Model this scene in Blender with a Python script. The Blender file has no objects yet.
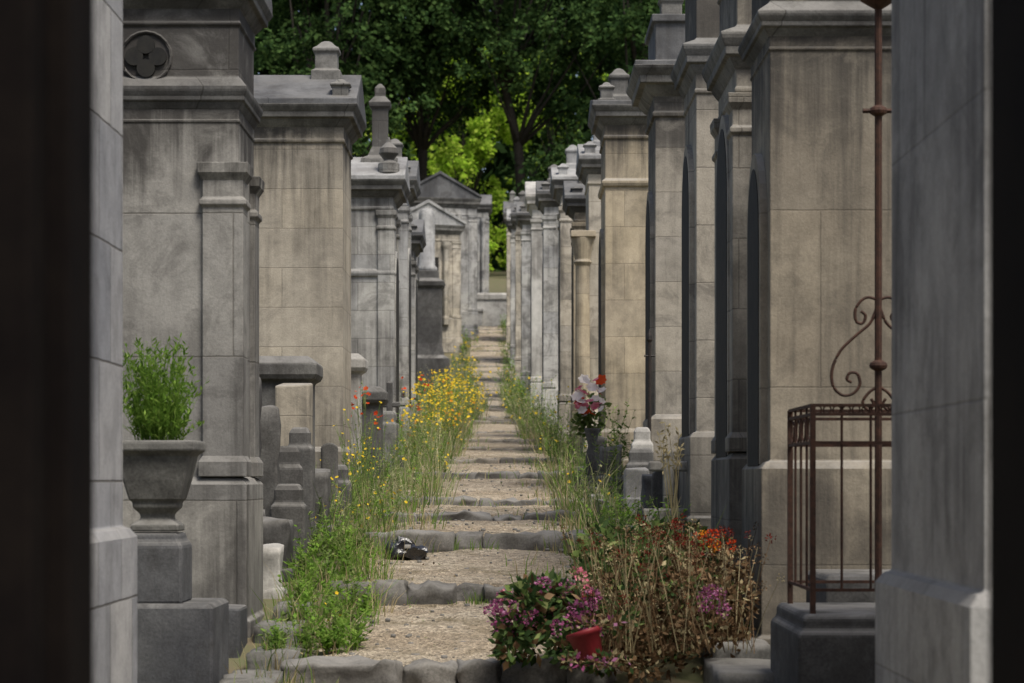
import bpy, bmesh, math, random
import numpy as np
from mathutils import Vector, Matrix, noise
random.seed(7); R=random.Random(11)
scene=bpy.context.scene
COL=scene.collection

# ------------------------------------------------------------------ materials
def newmat(name):
    m=bpy.data.materials.new(name); m.use_nodes=True
    nt=m.node_tree; nt.nodes.clear()
    return m,nt
def ramp(nt,fac,stops):
    r=nt.nodes.new('ShaderNodeValToRGB')
    el=r.color_ramp.elements
    while len(el)<len(stops): el.new(0.5)
    for e,(p,c) in zip(el,stops):
        e.position=p; e.color=(c+(1,)) if isinstance(c,tuple) else (c,c,c,1)
    nt.links.new(fac,r.inputs[0]); return r.outputs[0]
def mix(nt,fac,a,b,mode='MIX'):
    n=nt.nodes.new('ShaderNodeMix'); n.data_type='RGBA'; n.blend_type=mode
    for s,v in ((0,fac),(6,a),(7,b)):
        if hasattr(v,'is_output'): nt.links.new(v,n.inputs[s])
        else:
            n.inputs[s].default_value = v if s==0 else (v+(1,) if len(v)==3 else v)
    return n.outputs[2]
def math_(nt,op,a,b=0.0,clamp=False):
    n=nt.nodes.new('ShaderNodeMath'); n.operation=op; n.use_clamp=clamp
    for i,v in enumerate((a,b)):
        if hasattr(v,'is_output'): nt.links.new(v,n.inputs[i])
        else: n.inputs[i].default_value=v
    return n.outputs[0]
def noise_(nt,vec,scale,detail=4,rough=.55,dist=0):
    n=nt.nodes.new('ShaderNodeTexNoise'); n.inputs['Scale'].default_value=scale
    n.inputs['Detail'].default_value=detail; n.inputs['Roughness'].default_value=rough
    n.inputs['Distortion'].default_value=dist
    nt.links.new(vec,n.inputs['Vector']); return n.outputs[0]
def mapping(nt,vec,loc=(0,0,0),sc=(1,1,1)):
    n=nt.nodes.new('ShaderNodeMapping'); n.inputs['Location'].default_value=loc; n.inputs['Scale'].default_value=sc
    nt.links.new(vec,n.inputs['Vector']); return n.outputs[0]
def output(nt,shader):
    o=nt.nodes.new('ShaderNodeOutputMaterial'); nt.links.new(shader,o.inputs['Surface'])

def stone(name,c1,c2,dirt=(.042,.039,.036),brick=(1.1,.62),joint=.6,streak=.5,soot=None,seed=0,grime=.5,lichen=.5,mortar=.007,fine=.45):
    m,nt=newmat(name)
    geo=nt.nodes.new('ShaderNodeNewGeometry'); P=mapping(nt,geo.outputs['Position'],loc=(seed*3.7,seed*1.9,0))
    sep=nt.nodes.new('ShaderNodeSeparateXYZ'); nt.links.new(geo.outputs['Position'],sep.inputs[0])
    n5=noise_(nt,P,7,5,.7)
    if joint>0:
        u=math_(nt,'ADD',sep.outputs[0],sep.outputs[1])
        comb=nt.nodes.new('ShaderNodeCombineXYZ'); nt.links.new(math_(nt,'ADD',math_(nt,'ADD',u,seed*.37),math_(nt,'MULTIPLY',n5,.012)),comb.inputs[0]); nt.links.new(math_(nt,'ADD',math_(nt,'ADD',sep.outputs[2],seed*.13),math_(nt,'MULTIPLY',n5,.012)),comb.inputs[1])
        br=nt.nodes.new('ShaderNodeTexBrick'); nt.links.new(comb.outputs[0],br.inputs['Vector'])
        br.inputs['Scale'].default_value=1; br.inputs['Brick Width'].default_value=brick[0]; br.inputs['Row Height'].default_value=brick[1]
        br.inputs['Mortar Size'].default_value=mortar; br.inputs['Mortar Smooth'].default_value=.5
        br.inputs['Color1'].default_value=(.74,.75,.77,1); br.inputs['Color2'].default_value=(1.16,1.13,1.06,1); br.inputs['Mortar'].default_value=(.3,.28,.25,1)
    n1=noise_(nt,P,.9,5,.6,.4)
    base=mix(nt,ramp(nt,n1,[(.40,0.),(.58,1.)]),c1,c2)
    if joint>0: base=mix(nt,joint,base,br.outputs['Color'],'MULTIPLY')
    n2=noise_(nt,P,60,3,.7)
    base=mix(nt,fine,base,ramp(nt,n2,[(.25,.55),(.7,1.12)]),'MULTIPLY')
    base=mix(nt,fine*.8,base,ramp(nt,n5,[(.3,.5),(.60,1.08)]),'MULTIPLY')
    ps=mapping(nt,P,sc=(6,6,.28)); n3=noise_(nt,ps,1.0,5,.65)
    sf=math_(nt,'MULTIPLY',ramp(nt,n3,[(.46,0.),(.62,1.)]),ramp(nt,n1,[(.40,1.),(.58,.2)]))
    base=mix(nt,math_(nt,'MULTIPLY',sf,streak*.85),base,dirt)
    n4=noise_(nt,P,2.0,7,.72,.6)
    base=mix(nt,math_(nt,'MULTIPLY',ramp(nt,n4,[(.50,0.),(.62,1.)]),grime*.8),base,dirt)
    if soot:
        for (a,b,st) in soot:
            mr=nt.nodes.new('ShaderNodeMapRange'); mr.inputs[1].default_value=a; mr.inputs[2].default_value=b
            mr.interpolation_type='SMOOTHSTEP'
            zz=math_(nt,'ADD',sep.outputs[2],math_(nt,'MULTIPLY',math_(nt,'SUBTRACT',n3,.5),1.6 if b>a else -1.6))
            nt.links.new(zz,mr.inputs[0])
            k=math_(nt,'MULTIPLY',mr.outputs[0],ramp(nt,n4,[(.34,.45),(.50,1.)]))
            base=mix(nt,math_(nt,'MULTIPLY',k,st),base,dirt)
    sn=nt.nodes.new('ShaderNodeSeparateXYZ'); nt.links.new(geo.outputs['Normal'],sn.inputs[0])
    up=ramp(nt,sn.outputs[2],[(.25,0.),(.7,1.)])
    lc=mix(nt,ramp(nt,n4,[(.40,0.),(.60,1.)]),(.08,.075,.065),(.30,.29,.27))
    base=mix(nt,math_(nt,'MULTIPLY',up,lichen),base,lc)
    b=nt.nodes.new('ShaderNodeBsdfPrincipled'); nt.links.new(base,b.inputs['Base Color']); b.inputs['Roughness'].default_value=.9
    b.inputs['Specular IOR Level'].default_value=.2
    h=math_(nt,'ADD',math_(nt,'MULTIPLY',n2,.3),math_(nt,'MULTIPLY',n5,.6))
    if joint>0: h=math_(nt,'SUBTRACT',h,math_(nt,'MULTIPLY',br.outputs['Fac'],.6*joint))
    bp=nt.nodes.new('ShaderNodeBump'); bp.inputs['Strength'].default_value=.45; bp.inputs['Distance'].default_value=.015
    nt.links.new(h,bp.inputs['Height']); nt.links.new(bp.outputs[0],b.inputs['Normal'])
    output(nt,b.outputs[0]); return m

def leafmat(name,c1,c2,c3=None,trans=.35,noisescale=.6,dark=.5):
    m,nt=newmat(name)
    geo=nt.nodes.new('ShaderNodeNewGeometry')
    r=geo.outputs['Random Per Island']
    st=[(0.,c1),(1.,c2)] if c3 is None else [(0.,c1),(.6,c2),(1.,c3)]
    c=ramp(nt,r,st)
    n=noise_(nt,geo.outputs['Position'],noisescale,2,.6)
    c=mix(nt,dark,c,ramp(nt,n,[(.35,.4),(.65,1.25)]),'MULTIPLY')
    d=nt.nodes.new('ShaderNodeBsdfDiffuse'); nt.links.new(c,d.inputs[0])
    t=nt.nodes.new('ShaderNodeBsdfTranslucent'); nt.links.new(c,t.inputs[0])
    ms=nt.nodes.new('ShaderNodeMixShader'); ms.inputs[0].default_value=trans
    nt.links.new(d.outputs[0],ms.inputs[1]); nt.links.new(t.outputs[0],ms.inputs[2])
    output(nt,ms.outputs[0]); return m

def simple(name,c1,c2,rough=.7,scale=8,metal=0,bump=.3,spec=.3):
    m,nt=newmat(name)
    geo=nt.nodes.new('ShaderNodeNewGeometry')
    n=noise_(nt,geo.outputs['Position'],scale,6,.7)
    c=mix(nt,ramp(nt,n,[(.38,0.),(.62,1.)]),c1,c2)
    b=nt.nodes.new('ShaderNodeBsdfPrincipled'); nt.links.new(c,b.inputs['Base Color']); b.inputs['Roughness'].default_value=rough
    b.inputs['Metallic'].default_value=metal; b.inputs['Specular IOR Level'].default_value=spec
    bp=nt.nodes.new('ShaderNodeBump'); bp.inputs['Strength'].default_value=bump; bp.inputs['Distance'].default_value=.01
    nt.links.new(n,bp.inputs['Height']); nt.links.new(bp.outputs[0],b.inputs['Normal'])
    output(nt,b.outputs[0]); return m

def pathmat():
    m,nt=newmat('gravel_path')
    geo=nt.nodes.new('ShaderNodeNewGeometry'); P=geo.outputs['Position']
    n1=noise_(nt,P,1.1,5,.65,.3)
    c=mix(nt,ramp(nt,n1,[(.35,0.),(.65,1.)]),(.37,.30,.215),(.50,.43,.33))
    v=nt.nodes.new('ShaderNodeTexVoronoi'); v.inputs['Scale'].default_value=55; nt.links.new(P,v.inputs['Vector'])
    sepc=nt.nodes.new('ShaderNodeSeparateColor'); nt.links.new(v.outputs['Color'],sepc.inputs[0])
    c=mix(nt,.8,c,ramp(nt,sepc.outputs[0],[(0.,.42),(.5,.95),(1.,1.35)]),'MULTIPLY')
    n2=noise_(nt,P,14,6,.75)
    c=mix(nt,.85,c,ramp(nt,n2,[(.33,.42),(.6,1.1)]),'MULTIPLY')
    n3=noise_(nt,P,2.2,6,.7)
    c=mix(nt,ramp(nt,n3,[(.50,0.),(.68,.8)]),c,(.15,.12,.07))
    b=nt.nodes.new('ShaderNodeBsdfPrincipled'); nt.links.new(c,b.inputs['Base Color']); b.inputs['Roughness'].default_value=.95; b.inputs['Specular IOR Level'].default_value=.15
    bp=nt.nodes.new('ShaderNodeBump'); bp.inputs['Strength'].default_value=.9; bp.inputs['Distance'].default_value=.025
    nt.links.new(math_(nt,'ADD',v.outputs['Distance'],n2),bp.inputs['Height']); nt.links.new(bp.outputs[0],b.inputs['Normal'])
    output(nt,b.outputs[0]); return m

M_path=pathmat()
M_ground=simple('soil_and_grass',(.13,.105,.065),(.10,.11,.05),.95,2.5,bump=.8)
M_rock=stone('step_stone',(.12,.115,.107),(.22,.21,.19),joint=0,streak=.2,grime=.6,lichen=.5,seed=5,fine=.9)
M_rockf=stone('step_stone_sandy',(.20,.18,.15),(.32,.29,.24),joint=0,streak=.2,grime=.5,lichen=.1,seed=5,fine=.7)
M_grey=stone('stone_grey',(.24,.232,.215),(.33,.32,.295),seed=1,soot=[(1.85,2.35,.9),(-.1,-.9,.5)],brick=(2.9,.95),streak=.7,grime=.5)
M_tan=stone('stone_tan',(.34,.305,.245),(.42,.38,.31),seed=2,soot=[(3.0,3.8,.9),(.9,-.2,.6)],brick=(1.6,.42),joint=.4,streak=.6,grime=.3)
M_grey2=stone('stone_grey_light',(.33,.325,.31),(.43,.425,.40),seed=3,brick=(.9,.42),soot=[(3.4,4.6,.85),(1.4,.3,.5)],streak=.75,grime=.5)
M_tanR=stone('stone_tan_right',(.235,.205,.16),(.31,.275,.215),seed=4,brick=(2.3,1.1),soot=[(2.0,2.8,.9),(.3,-.4,.6)],joint=.35,streak=.65,grime=.4)
M_R=stone('stone_right',(.28,.257,.215),(.37,.34,.29),seed=6,brick=(1.2,.5),soot=[(2.6,4.0,.85),(.9,-.2,.6)],joint=.45,streak=.75,grime=.5)
M_R4=stone('stone_warm',(.40,.34,.24),(.48,.41,.30),seed=8,brick=(1.5,.5),soot=[(4.0,4.8,.9),(1.2,.3,.6)],joint=.45,streak=.55,grime=.35)
M_far=stone('stone_far',(.33,.327,.315),(.46,.455,.435),seed=9,brick=(1.2,.5),streak=.85,grime=.7,joint=.6)
M_far2=stone('stone_far_warm',(.38,.345,.28),(.48,.44,.37),seed=12,brick=(1.2,.5),streak=.8,grime=.6,joint=.6)
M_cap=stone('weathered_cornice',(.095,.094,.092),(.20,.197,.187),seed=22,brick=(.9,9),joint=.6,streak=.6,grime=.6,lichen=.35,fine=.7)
M_L0=stone('stone_block_wall',(.29,.295,.31),(.40,.40,.41),seed=0,brick=(.62,.545),joint=.95,streak=.4,grime=.25)
M_R0=stone('stone_near_right',(.28,.277,.27),(.38,.375,.36),seed=14,brick=(5,1.05),joint=.4,streak=.7,grime=.4)
M_dark=stone('stone_dark_grave',(.07,.068,.066),(.125,.122,.115),seed=15,joint=0,streak=.4,grime=.6,lichen=.5,fine=.9)
M_mid=stone('stone_mid_grave',(.12,.118,.112),(.20,.197,.18),seed=16,joint=0,streak=.6,grime=.7,lichen=.45,fine=.8)
M_white=stone('stone_white_grave',(.38,.365,.335),(.52,.505,.465),seed=17,joint=0,streak=.5,grime=.45,lichen=.2)
M_ped=stone('stone_pedestal',(.065,.067,.073),(.11,.112,.115),seed=18,joint=0,streak=.3,grime=.5,lichen=.4,fine=.8)
M_roof=stone('stone_roof',(.085,.087,.092),(.155,.157,.16),seed=19,brick=(2.4,9),joint=.5,streak=.5,grime=.5,lichen=.2)
M_roofl=stone('stone_roof_light',(.26,.26,.26),(.40,.40,.39),seed=20,joint=0,streak=.5,grime=.5,lichen=.3)
M_void=simple('door_recess_shade',(.010,.010,.010),(.020,.019,.016),.8)  # near-black for door panels and discs; shade of a recess painted in
M_rust=simple('rusty_iron',(.035,.018,.012),(.07,.032,.02),.75,25,bump=.2)
M_iron=simple('black_iron',(.012,.011,.010),(.03,.022,.018),.6,20,bump=.3)
M_jamb=simple('doorway_shade_olive',(.014,.015,.010),(.026,.027,.018),.8,1.5,bump=.1,spec=.1)  # doorway shade put into the base colour, since the sun reaches these faces
M_jamb2=simple('doorway_shade_brown',(.004,.003,.003),(.008,.006,.005),.8,3,bump=.1,spec=.05)  # jamb trims, the same unlit look painted darker still
M_bark=simple('bark',(.020,.017,.013),(.04,.034,.027),.95,6,bump=1)
M_soil=simple('pot_soil',(.03,.022,.015),(.06,.045,.03),.95,30)
M_plastic=simple('black_plastic_bag',(.008,.008,.009),(.03,.03,.034),.2,12,bump=.9,spec=.8)
M_pot=simple('red_plastic_pot',(.13,.010,.014),(.20,.018,.022),.5,5,bump=.1)
G_leafdark=leafmat('leaves_dark',(.033,.068,.023),(.068,.125,.037),(.11,.18,.055),.38,.3,.85)
G_leafdeep=leafmat('leaves_deep',(.016,.034,.013),(.034,.065,.022),None,.25,.3,.7)
G_leafsun=leafmat('leaves_painted_sunlit',(.20,.35,.03),(.35,.52,.05),(.48,.60,.10),.55,.5,.7)  # lighter leaf colour paints sunlight onto the trees in the gap
G_grass=leafmat('grass_green',(.10,.16,.045),(.17,.24,.07),(.27,.30,.12),.4,2,.4)
G_grassb=leafmat('weed_bright',(.12,.23,.04),(.20,.34,.055),(.28,.40,.09),.45,3,.35)
G_dry=leafmat('grass_dry',(.32,.26,.14),(.48,.41,.24),None,.3,2,.3)
G_yel=leafmat('petals_yellow',(.60,.40,.02),(.75,.56,.06),None,.3,2,.2)
G_ora=leafmat('petals_orange',(.55,.20,.02),(.62,.28,.03),None,.3,2,.1)
G_red=leafmat('petals_red',(.40,.03,.012),(.60,.10,.03),None,.3,2,.3)
G_dred=leafmat('petals_darkred',(.10,.014,.012),(.19,.035,.025),None,.3,2,.1)
G_pink=leafmat('petals_pink',(.62,.14,.22),(.78,.34,.40),None,.3,2,.1)
G_mag=leafmat('petals_magenta',(.20,.04,.11),(.42,.12,.26),(.42,.22,.33),.3,2,.3)
G_whi=leafmat('petals_white',(.7,.62,.58),(.8,.75,.7),None,.3,2,.1)
G_brown=leafmat('dried_leaves',(.07,.042,.024),(.16,.098,.05),(.28,.19,.11),.2,6,.6)
G_dkgreen=leafmat('leaf_darkgreen',(.03,.055,.02),(.055,.10,.035),(.10,.15,.055),.3,5,.4)
G_pale=leafmat('grass_pale_seed',(.30,.32,.15),(.44,.42,.25),None,.4,2,.3)

# ------------------------------------------------------------------ mesh builder
class MB:
    def __init__(s): s.v=[]; s.f=[]; s.m=[]
    def add(s,vs,fs,mi=0):
        o=len(s.v); s.v+=vs; s.f+=[tuple(i+o for i in f) for f in fs]; s.m+=[mi]*len(fs)
    def loft(s,x0,x1,y0,y1,prof,mi=0):
        vs=[];fs=[]
        for o,z in prof:
            vs+=[(x0-o,y0-o,z),(x1+o,y0-o,z),(x1+o,y1+o,z),(x0-o,y1+o,z)]
        n=len(prof)
        for i in range(n-1):
            for k in range(4):
                a=i*4+k;b=i*4+(k+1)%4
                fs.append((a,b,b+4,a+4))
        fs.append((3,2,1,0)); t=(n-1)*4; fs.append((t,t+1,t+2,t+3))
        s.add(vs,fs,mi)
    def box(s,x0,x1,y0,y1,z0,z1,mi=0,rot=0,j=0):
        cx,cy=(x0+x1)/2,(y0+y1)/2; c,sn=math.cos(rot),math.sin(rot)
        vs=[]
        for z in (z0,z1):
            for x,y in ((x0,y0),(x1,y0),(x1,y1),(x0,y1)):
                dx,dy=x-cx,y-cy
                vs.append((cx+dx*c-dy*sn+R.uniform(-j,j),cy+dx*sn+dy*c+R.uniform(-j,j),z+R.uniform(-j,j)))
        s.add(vs,[(3,2,1,0),(4,5,6,7),(0,1,5,4),(1,2,6,5),(2,3,7,6),(3,0,4,7)],mi)
    def prism_x(s,x0,x1,y0,y1,z0,z1,mi=0,t=.06):
        ym=(y0+y1)/2
        p=[(y0,z0),(y1,z0),(y1,z0+t),(ym,z1),(y0,z0+t)]
        vs=[(x0,y,z) for y,z in p]+[(x1,y,z) for y,z in p]
        s.add(vs,[(0,1,2,3,4)[::-1],(5,6,7,8,9)]+[(i,(i+1)%5,(i+1)%5+5,i+5) for i in range(5)],mi)
    def prism_y(s,x0,x1,y0,y1,z0,z1,mi=0,t=.06):
        xm=(x0+x1)/2
        p=[(x0,z0),(x1,z0),(x1,z0+t),(xm,z1),(x0,z0+t)]
        vs=[(x,y0,z) for x,z in p]+[(x,y1,z) for x,z in p]
        s.add(vs,[(0,1,2,3,4),(5,6,7,8,9)[::-1]]+[((i+1)%5,i,i+5,(i+1)%5+5) for i in range(5)],mi)
    def lathe(s,cx,cy,prof,n=20,mi=0):
        vs=[];fs=[]
        for r,z in prof:
            for k in range(n):
                a=2*math.pi*k/n; vs.append((cx+r*math.cos(a),cy+r*math.sin(a),z))
        for i in range(len(prof)-1):
            for k in range(n):
                a=i*n+k;b=i*n+(k+1)%n; fs.append((a,b,b+n,a+n))
        fs.append(tuple(range(n-1,-1,-1))); t=(len(prof)-1)*n; fs.append(tuple(range(t,t+n)))
        s.add(vs,fs,mi)
    def tube(s,pts,r,n=6,mi=0,r2=None):
        pts=[Vector(p) for p in pts]; vs=[];fs=[]
        for i,p in enumerate(pts):
            d=(pts[min(i+1,len(pts)-1)]-pts[max(i-1,0)]).normalized()
            up=Vector((0,0,1)) if abs(d.z)<.9 else Vector((0,1,0))
            a=d.cross(up).normalized(); b=a.cross(d)
            rr=r if r2 is None else r+(r2-r)*i/max(1,len(pts)-1)
            for k in range(n):
                t=2*math.pi*k/n; q=p+a*math.cos(t)*rr+b*math.sin(t)*rr; vs.append(tuple(q))
        for i in range(len(pts)-1):
            for k in range(n):
                a=i*n+k;b=i*n+(k+1)%n; fs.append((a,a+n,b+n,b))
        fs.append(tuple(range(n))); t=(len(pts)-1)*n; fs.append(tuple(range(t+n-1,t-1,-1)))
        s.add(vs,fs,mi)
    def extr_x(s,poly,x0,x1,mi=0):
        n=len(poly)
        vs=[(x0,y,z) for y,z in poly]+[(x1,y,z) for y,z in poly]
        s.add(vs,[tuple(range(n)),tuple(range(2*n-1,n-1,-1))]+[((i+1)%n,i,i+n,(i+1)%n+n) for i in range(n)],mi)
    def extr_y(s,poly,y0,y1,mi=0):
        n=len(poly)
        vs=[(x,y0,z) for x,z in poly]+[(x,y1,z) for x,z in poly]
        s.add(vs,[tuple(range(n)),tuple(range(2*n-1,n-1,-1))]+[((i+1)%n,i,i+n,(i+1)%n+n) for i in range(n)],mi)
    def rock(s,x0,x1,y0,y1,z0,z1,mi=0,amp=.03,n=4,rnd=.35,freq=4):
        c=Vector(((x0+x1)/2,(y0+y1)/2,(z0+z1)/2)); h=Vector(((x1-x0)/2,(y1-y0)/2,(z1-z0)/2)); sd=R.uniform(0,99)
        idx={};vs=[];fs=[]
        def vid(i,j,k):
            key=(i,j,k)
            if key not in idx:
                p=Vector((i/n*2-1,j/n*2-1,k/n*2-1))
                L=p.length
                sph=p/L*1.15 if L>0 else p
                q=p.lerp(sph,rnd*max(0,(L-1)/.73))
                w=Vector((c.x+q.x*h.x,c.y+q.y*h.y,c.z+q.z*h.z))
                nv=noise.noise_vector((w*freq)+Vector((sd,sd,0)))
                w=w+nv*amp
                idx[key]=len(vs); vs.append(tuple(w))
            return idx[key]
        for a in range(n):
            for b in range(n):
                fs.append((vid(a,b,0),vid(a,b+1,0),vid(a+1,b+1,0),vid(a+1,b,0)))
                fs.append((vid(a,b,n),vid(a+1,b,n),vid(a+1,b+1,n),vid(a,b+1,n)))
                fs.append((vid(a,0,b),vid(a+1,0,b),vid(a+1,0,b+1),vid(a,0,b+1)))
                fs.append((vid(a,n,b),vid(a,n,b+1),vid(a+1,n,b+1),vid(a+1,n,b)))
                fs.append((vid(0,a,b),vid(0,a,b+1),vid(0,a+1,b+1),vid(0,a+1,b)))
                fs.append((vid(n,a,b),vid(n,a+1,b),vid(n,a+1,b+1),vid(n,a,b+1)))
        s.add(vs,fs,mi)
    def build(s,name,mats,parent=None,bevel=0,smooth=False,fix=True):
        me=bpy.data.meshes.new(name); me.from_pydata(s.v,[],s.f)
        for m in mats: me.materials.append(m)
        me.polygons.foreach_set('material_index',s.m)
        if fix:
            bm=bmesh.new(); bm.from_mesh(me); bmesh.ops.recalc_face_normals(bm,faces=bm.faces); bm.to_mesh(me); bm.free()
        if smooth: me.polygons.foreach_set('use_smooth',[True]*len(me.polygons))
        me.update()
        ob=bpy.data.objects.new(name,me); COL.objects.link(ob)
        if parent: ob.parent=parent
        if bevel:
            md=ob.modifiers.new('bevel','BEVEL'); md.width=bevel; md.segments=2; md.limit_method='ANGLE'; md.angle_limit=math.radians(40)
        return ob
def empty(name):
    e=bpy.data.objects.new(name,None); COL.objects.link(e); e.empty_display_size=.3; return e

class Q:
    def __init__(s): s.v=[]; s.m=[]
    def leaf(s,p,d,w,mi,wf=.5):
        m=p+d*wf
        s.v+=[p,m+w,p+d,m-w]; s.m.append(mi)
    def quad(s,a,b,c,d,mi): s.v+=[a,b,c,d]; s.m.append(mi)
    def stem(s,pts,w,mi):
        side=Vector((R.uniform(-1,1),R.uniform(-.3,.3),0)).normalized()
        if abs(side.x)<.5: side.x=.8; side.normalize()
        for i in range(len(pts)-1):
            w0=w*(1-.6*i/len(pts)); w1=w*(1-.6*(i+1)/len(pts))
            s.quad(pts[i]-side*w0,pts[i]+side*w0,pts[i+1]+side*w1,pts[i+1]-side*w1,mi)
    def blade(s,p,h,lean,w,mi):
        a=R.uniform(0,6.28); side=Vector((math.cos(a),math.sin(a)*.4,0))*w
        m=p+Vector((lean.x*.35,lean.y*.35,h*.6)); t=p+Vector((lean.x,lean.y,h))
        s.quad(p-side,p+side,m+side*.8,m-side*.8,mi); s.quad(m-side*.8,m+side*.8,t+side*.08,t-side*.08,mi)
    def build(s,name,mats,parent=None):
        n=len(s.m); me=bpy.data.meshes.new(name)
        arr=np.array([c for v in s.v for c in v],dtype=np.float32)
        me.vertices.add(4*n); me.vertices.foreach_set('co',arr)
        me.loops.add(4*n); me.loops.foreach_set('vertex_index',np.arange(4*n,dtype=np.int32))
        me.polygons.add(n); me.polygons.foreach_set('loop_start',np.arange(0,4*n,4,dtype=np.int32)); me.polygons.foreach_set('loop_total',np.full(n,4,dtype=np.int32))
        for m in mats: me.materials.append(m)
        me.polygons.foreach_set('material_index',np.array(s.m,dtype=np.int32))
        me.update(calc_edges=True)
        ob=bpy.data.objects.new(name,me); COL.objects.link(ob)
        if parent: ob.parent=parent
        return ob

# ------------------------------------------------------------------ terrain profile
STEPS=[(4,-1.62),(8,-1.5),(11.6,-1.36),(14.7,-1.12),(17.5,-.745),(20.4,-.447),(23.6,-.32),(26.3,-.20),(31,.09),(35.2,.30),(41,.56),(45.2,.76),(50.5,1.03),(56,1.35),(59.5,1.56),(65,1.90),(68,2.10),(73,2.45),(76,2.66),(81,3.04),(84,3.30),(88,3.68),(93,4.18),(96,4.53),(100,5.02),(105,5.64),(108,6.02),(112,6.53),(117,7.14),(120,7.5),(124,7.86),(128,8.15)]
GX=[-60,0]+[a for a,b in STEPS]+[140,160,200,300,600]
GZ=[-2.2,-1.75]+[b-.09 for a,b in STEPS]+[9.3,12,17,28,55]
def g(y): return float(np.interp(y,GX,GZ))
def cx(y): return float(np.interp(y,[0,14,20,50,124,600],[-.40,-.38,-.24,-.30,-1.20,-1.2]))
def hw(y): return float(np.interp(y,[0,14,50,70,110,128],[.92,.92,.88,.72,.72,.9]))
def riser(i):
    y=STEPS[i][0]
    if y<22: return .14 if i else .1
    if y<33: return .075
    return .055
def tread(y):
    if y<STEPS[0][0]: return g(y)+.03
    for i in range(len(STEPS)-1):
        a,za=STEPS[i]; b,zb=STEPS[i+1]
        if a<=y<b:
            t=(y-a)/(b-a)
            lo=zb-riser(i+1); s=(za-.02)*(1-t)+lo*t
            if y<a+.12: return (za-riser(i))
            return s
    return STEPS[-1][1]

xs=[-400,-150,-60,-30,-15,-8,-5,-3.5,-2.6,-2.0]+list(np.arange(-1.9,1.95,.12))+[2.0,2.6,3.5,5,8,15,30,60,150,400]
ys=list(np.arange(-60,0,6))+list(np.arange(0,60,.25))+list(np.arange(60,130,.6))+[132,136,140,150,160,180,200,250,300,400,600]
mb=MB()
for y in ys:
    for x in xs:
        c,h=cx(y),hw(y)
        z=g(y)+noise.noise(Vector((x*1.3,y*1.3,0)))*.035
        if c-h+.05<x<c+h-.05 and y<130: z=min(z,tread(y))-.3
        mb.v.append((x,y,z))
nx=len(xs)
for j in range(len(ys)-1):
    for i in range(nx-1):
        a=j*nx+i; mb.f.append((a,a+1,a+nx+1,a+nx)); mb.m.append(0)
mb.build('ground',[M_ground],smooth=True,fix=False)

mb=MB(); pys=sorted(set([round(v,3) for v in list(np.arange(0,40,.07))+list(np.arange(40,128.5,.25))]+[round(a+d,3) for a,b in STEPS for d in (.11,.125)]))
for y in pys:
    for u in np.linspace(-1,1,25):
        x=cx(y)+u*(hw(y)+.12)
        z=tread(y)+noise.noise(Vector((x*2,y*2,3)))*.024+noise.noise(Vector((x*9,y*9,7)))*.009-.02*(abs(u)**3)
        mb.v.append((x,y,z))
for j in range(len(pys)-1):
    for i in range(24):
        a=j*25+i; mb.f.append((a,a+1,a+26,a+25)); mb.m.append(0)
mb.build('gravel_path',[M_path],smooth=True,fix=False)

for i,(y,z) in enumerate(STEPS):
    if y<8: continue
    mb=MB(); c,h=cx(y),hw(y)+.10
    x=c-h; tilt=R.uniform(-.10,.16); near=abs(y-17.5)<.1
    curve=R.uniform(-.20,-.02)
    while x<c+h-.05:
        w=R.uniform(.2,.36) if near else (R.uniform(.22,.8) if y<45 else R.uniform(.3,.9))
        x1=min(x+w,c+h+.05); u=((x+x1)/2-c)/h
        yo=curve*abs(u)+tilt*u+R.uniform(-.05,.05)+.03; dz=R.uniform(-.028,.02) if y<22 else R.uniform(-.045,.012)
        dep=R.uniform(.15,.26)
        mb.rock(x-.002,x1+.002,y-.05+yo,y+dep+yo,z-riser(i)-.16,z+dz+.006,amp=.045,n=8,rnd=.30 if not near else .38,freq=8)
        x=x1
    mb.build('stone_step',[M_rock if y<33 else M_rockf],smooth=True)

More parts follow.
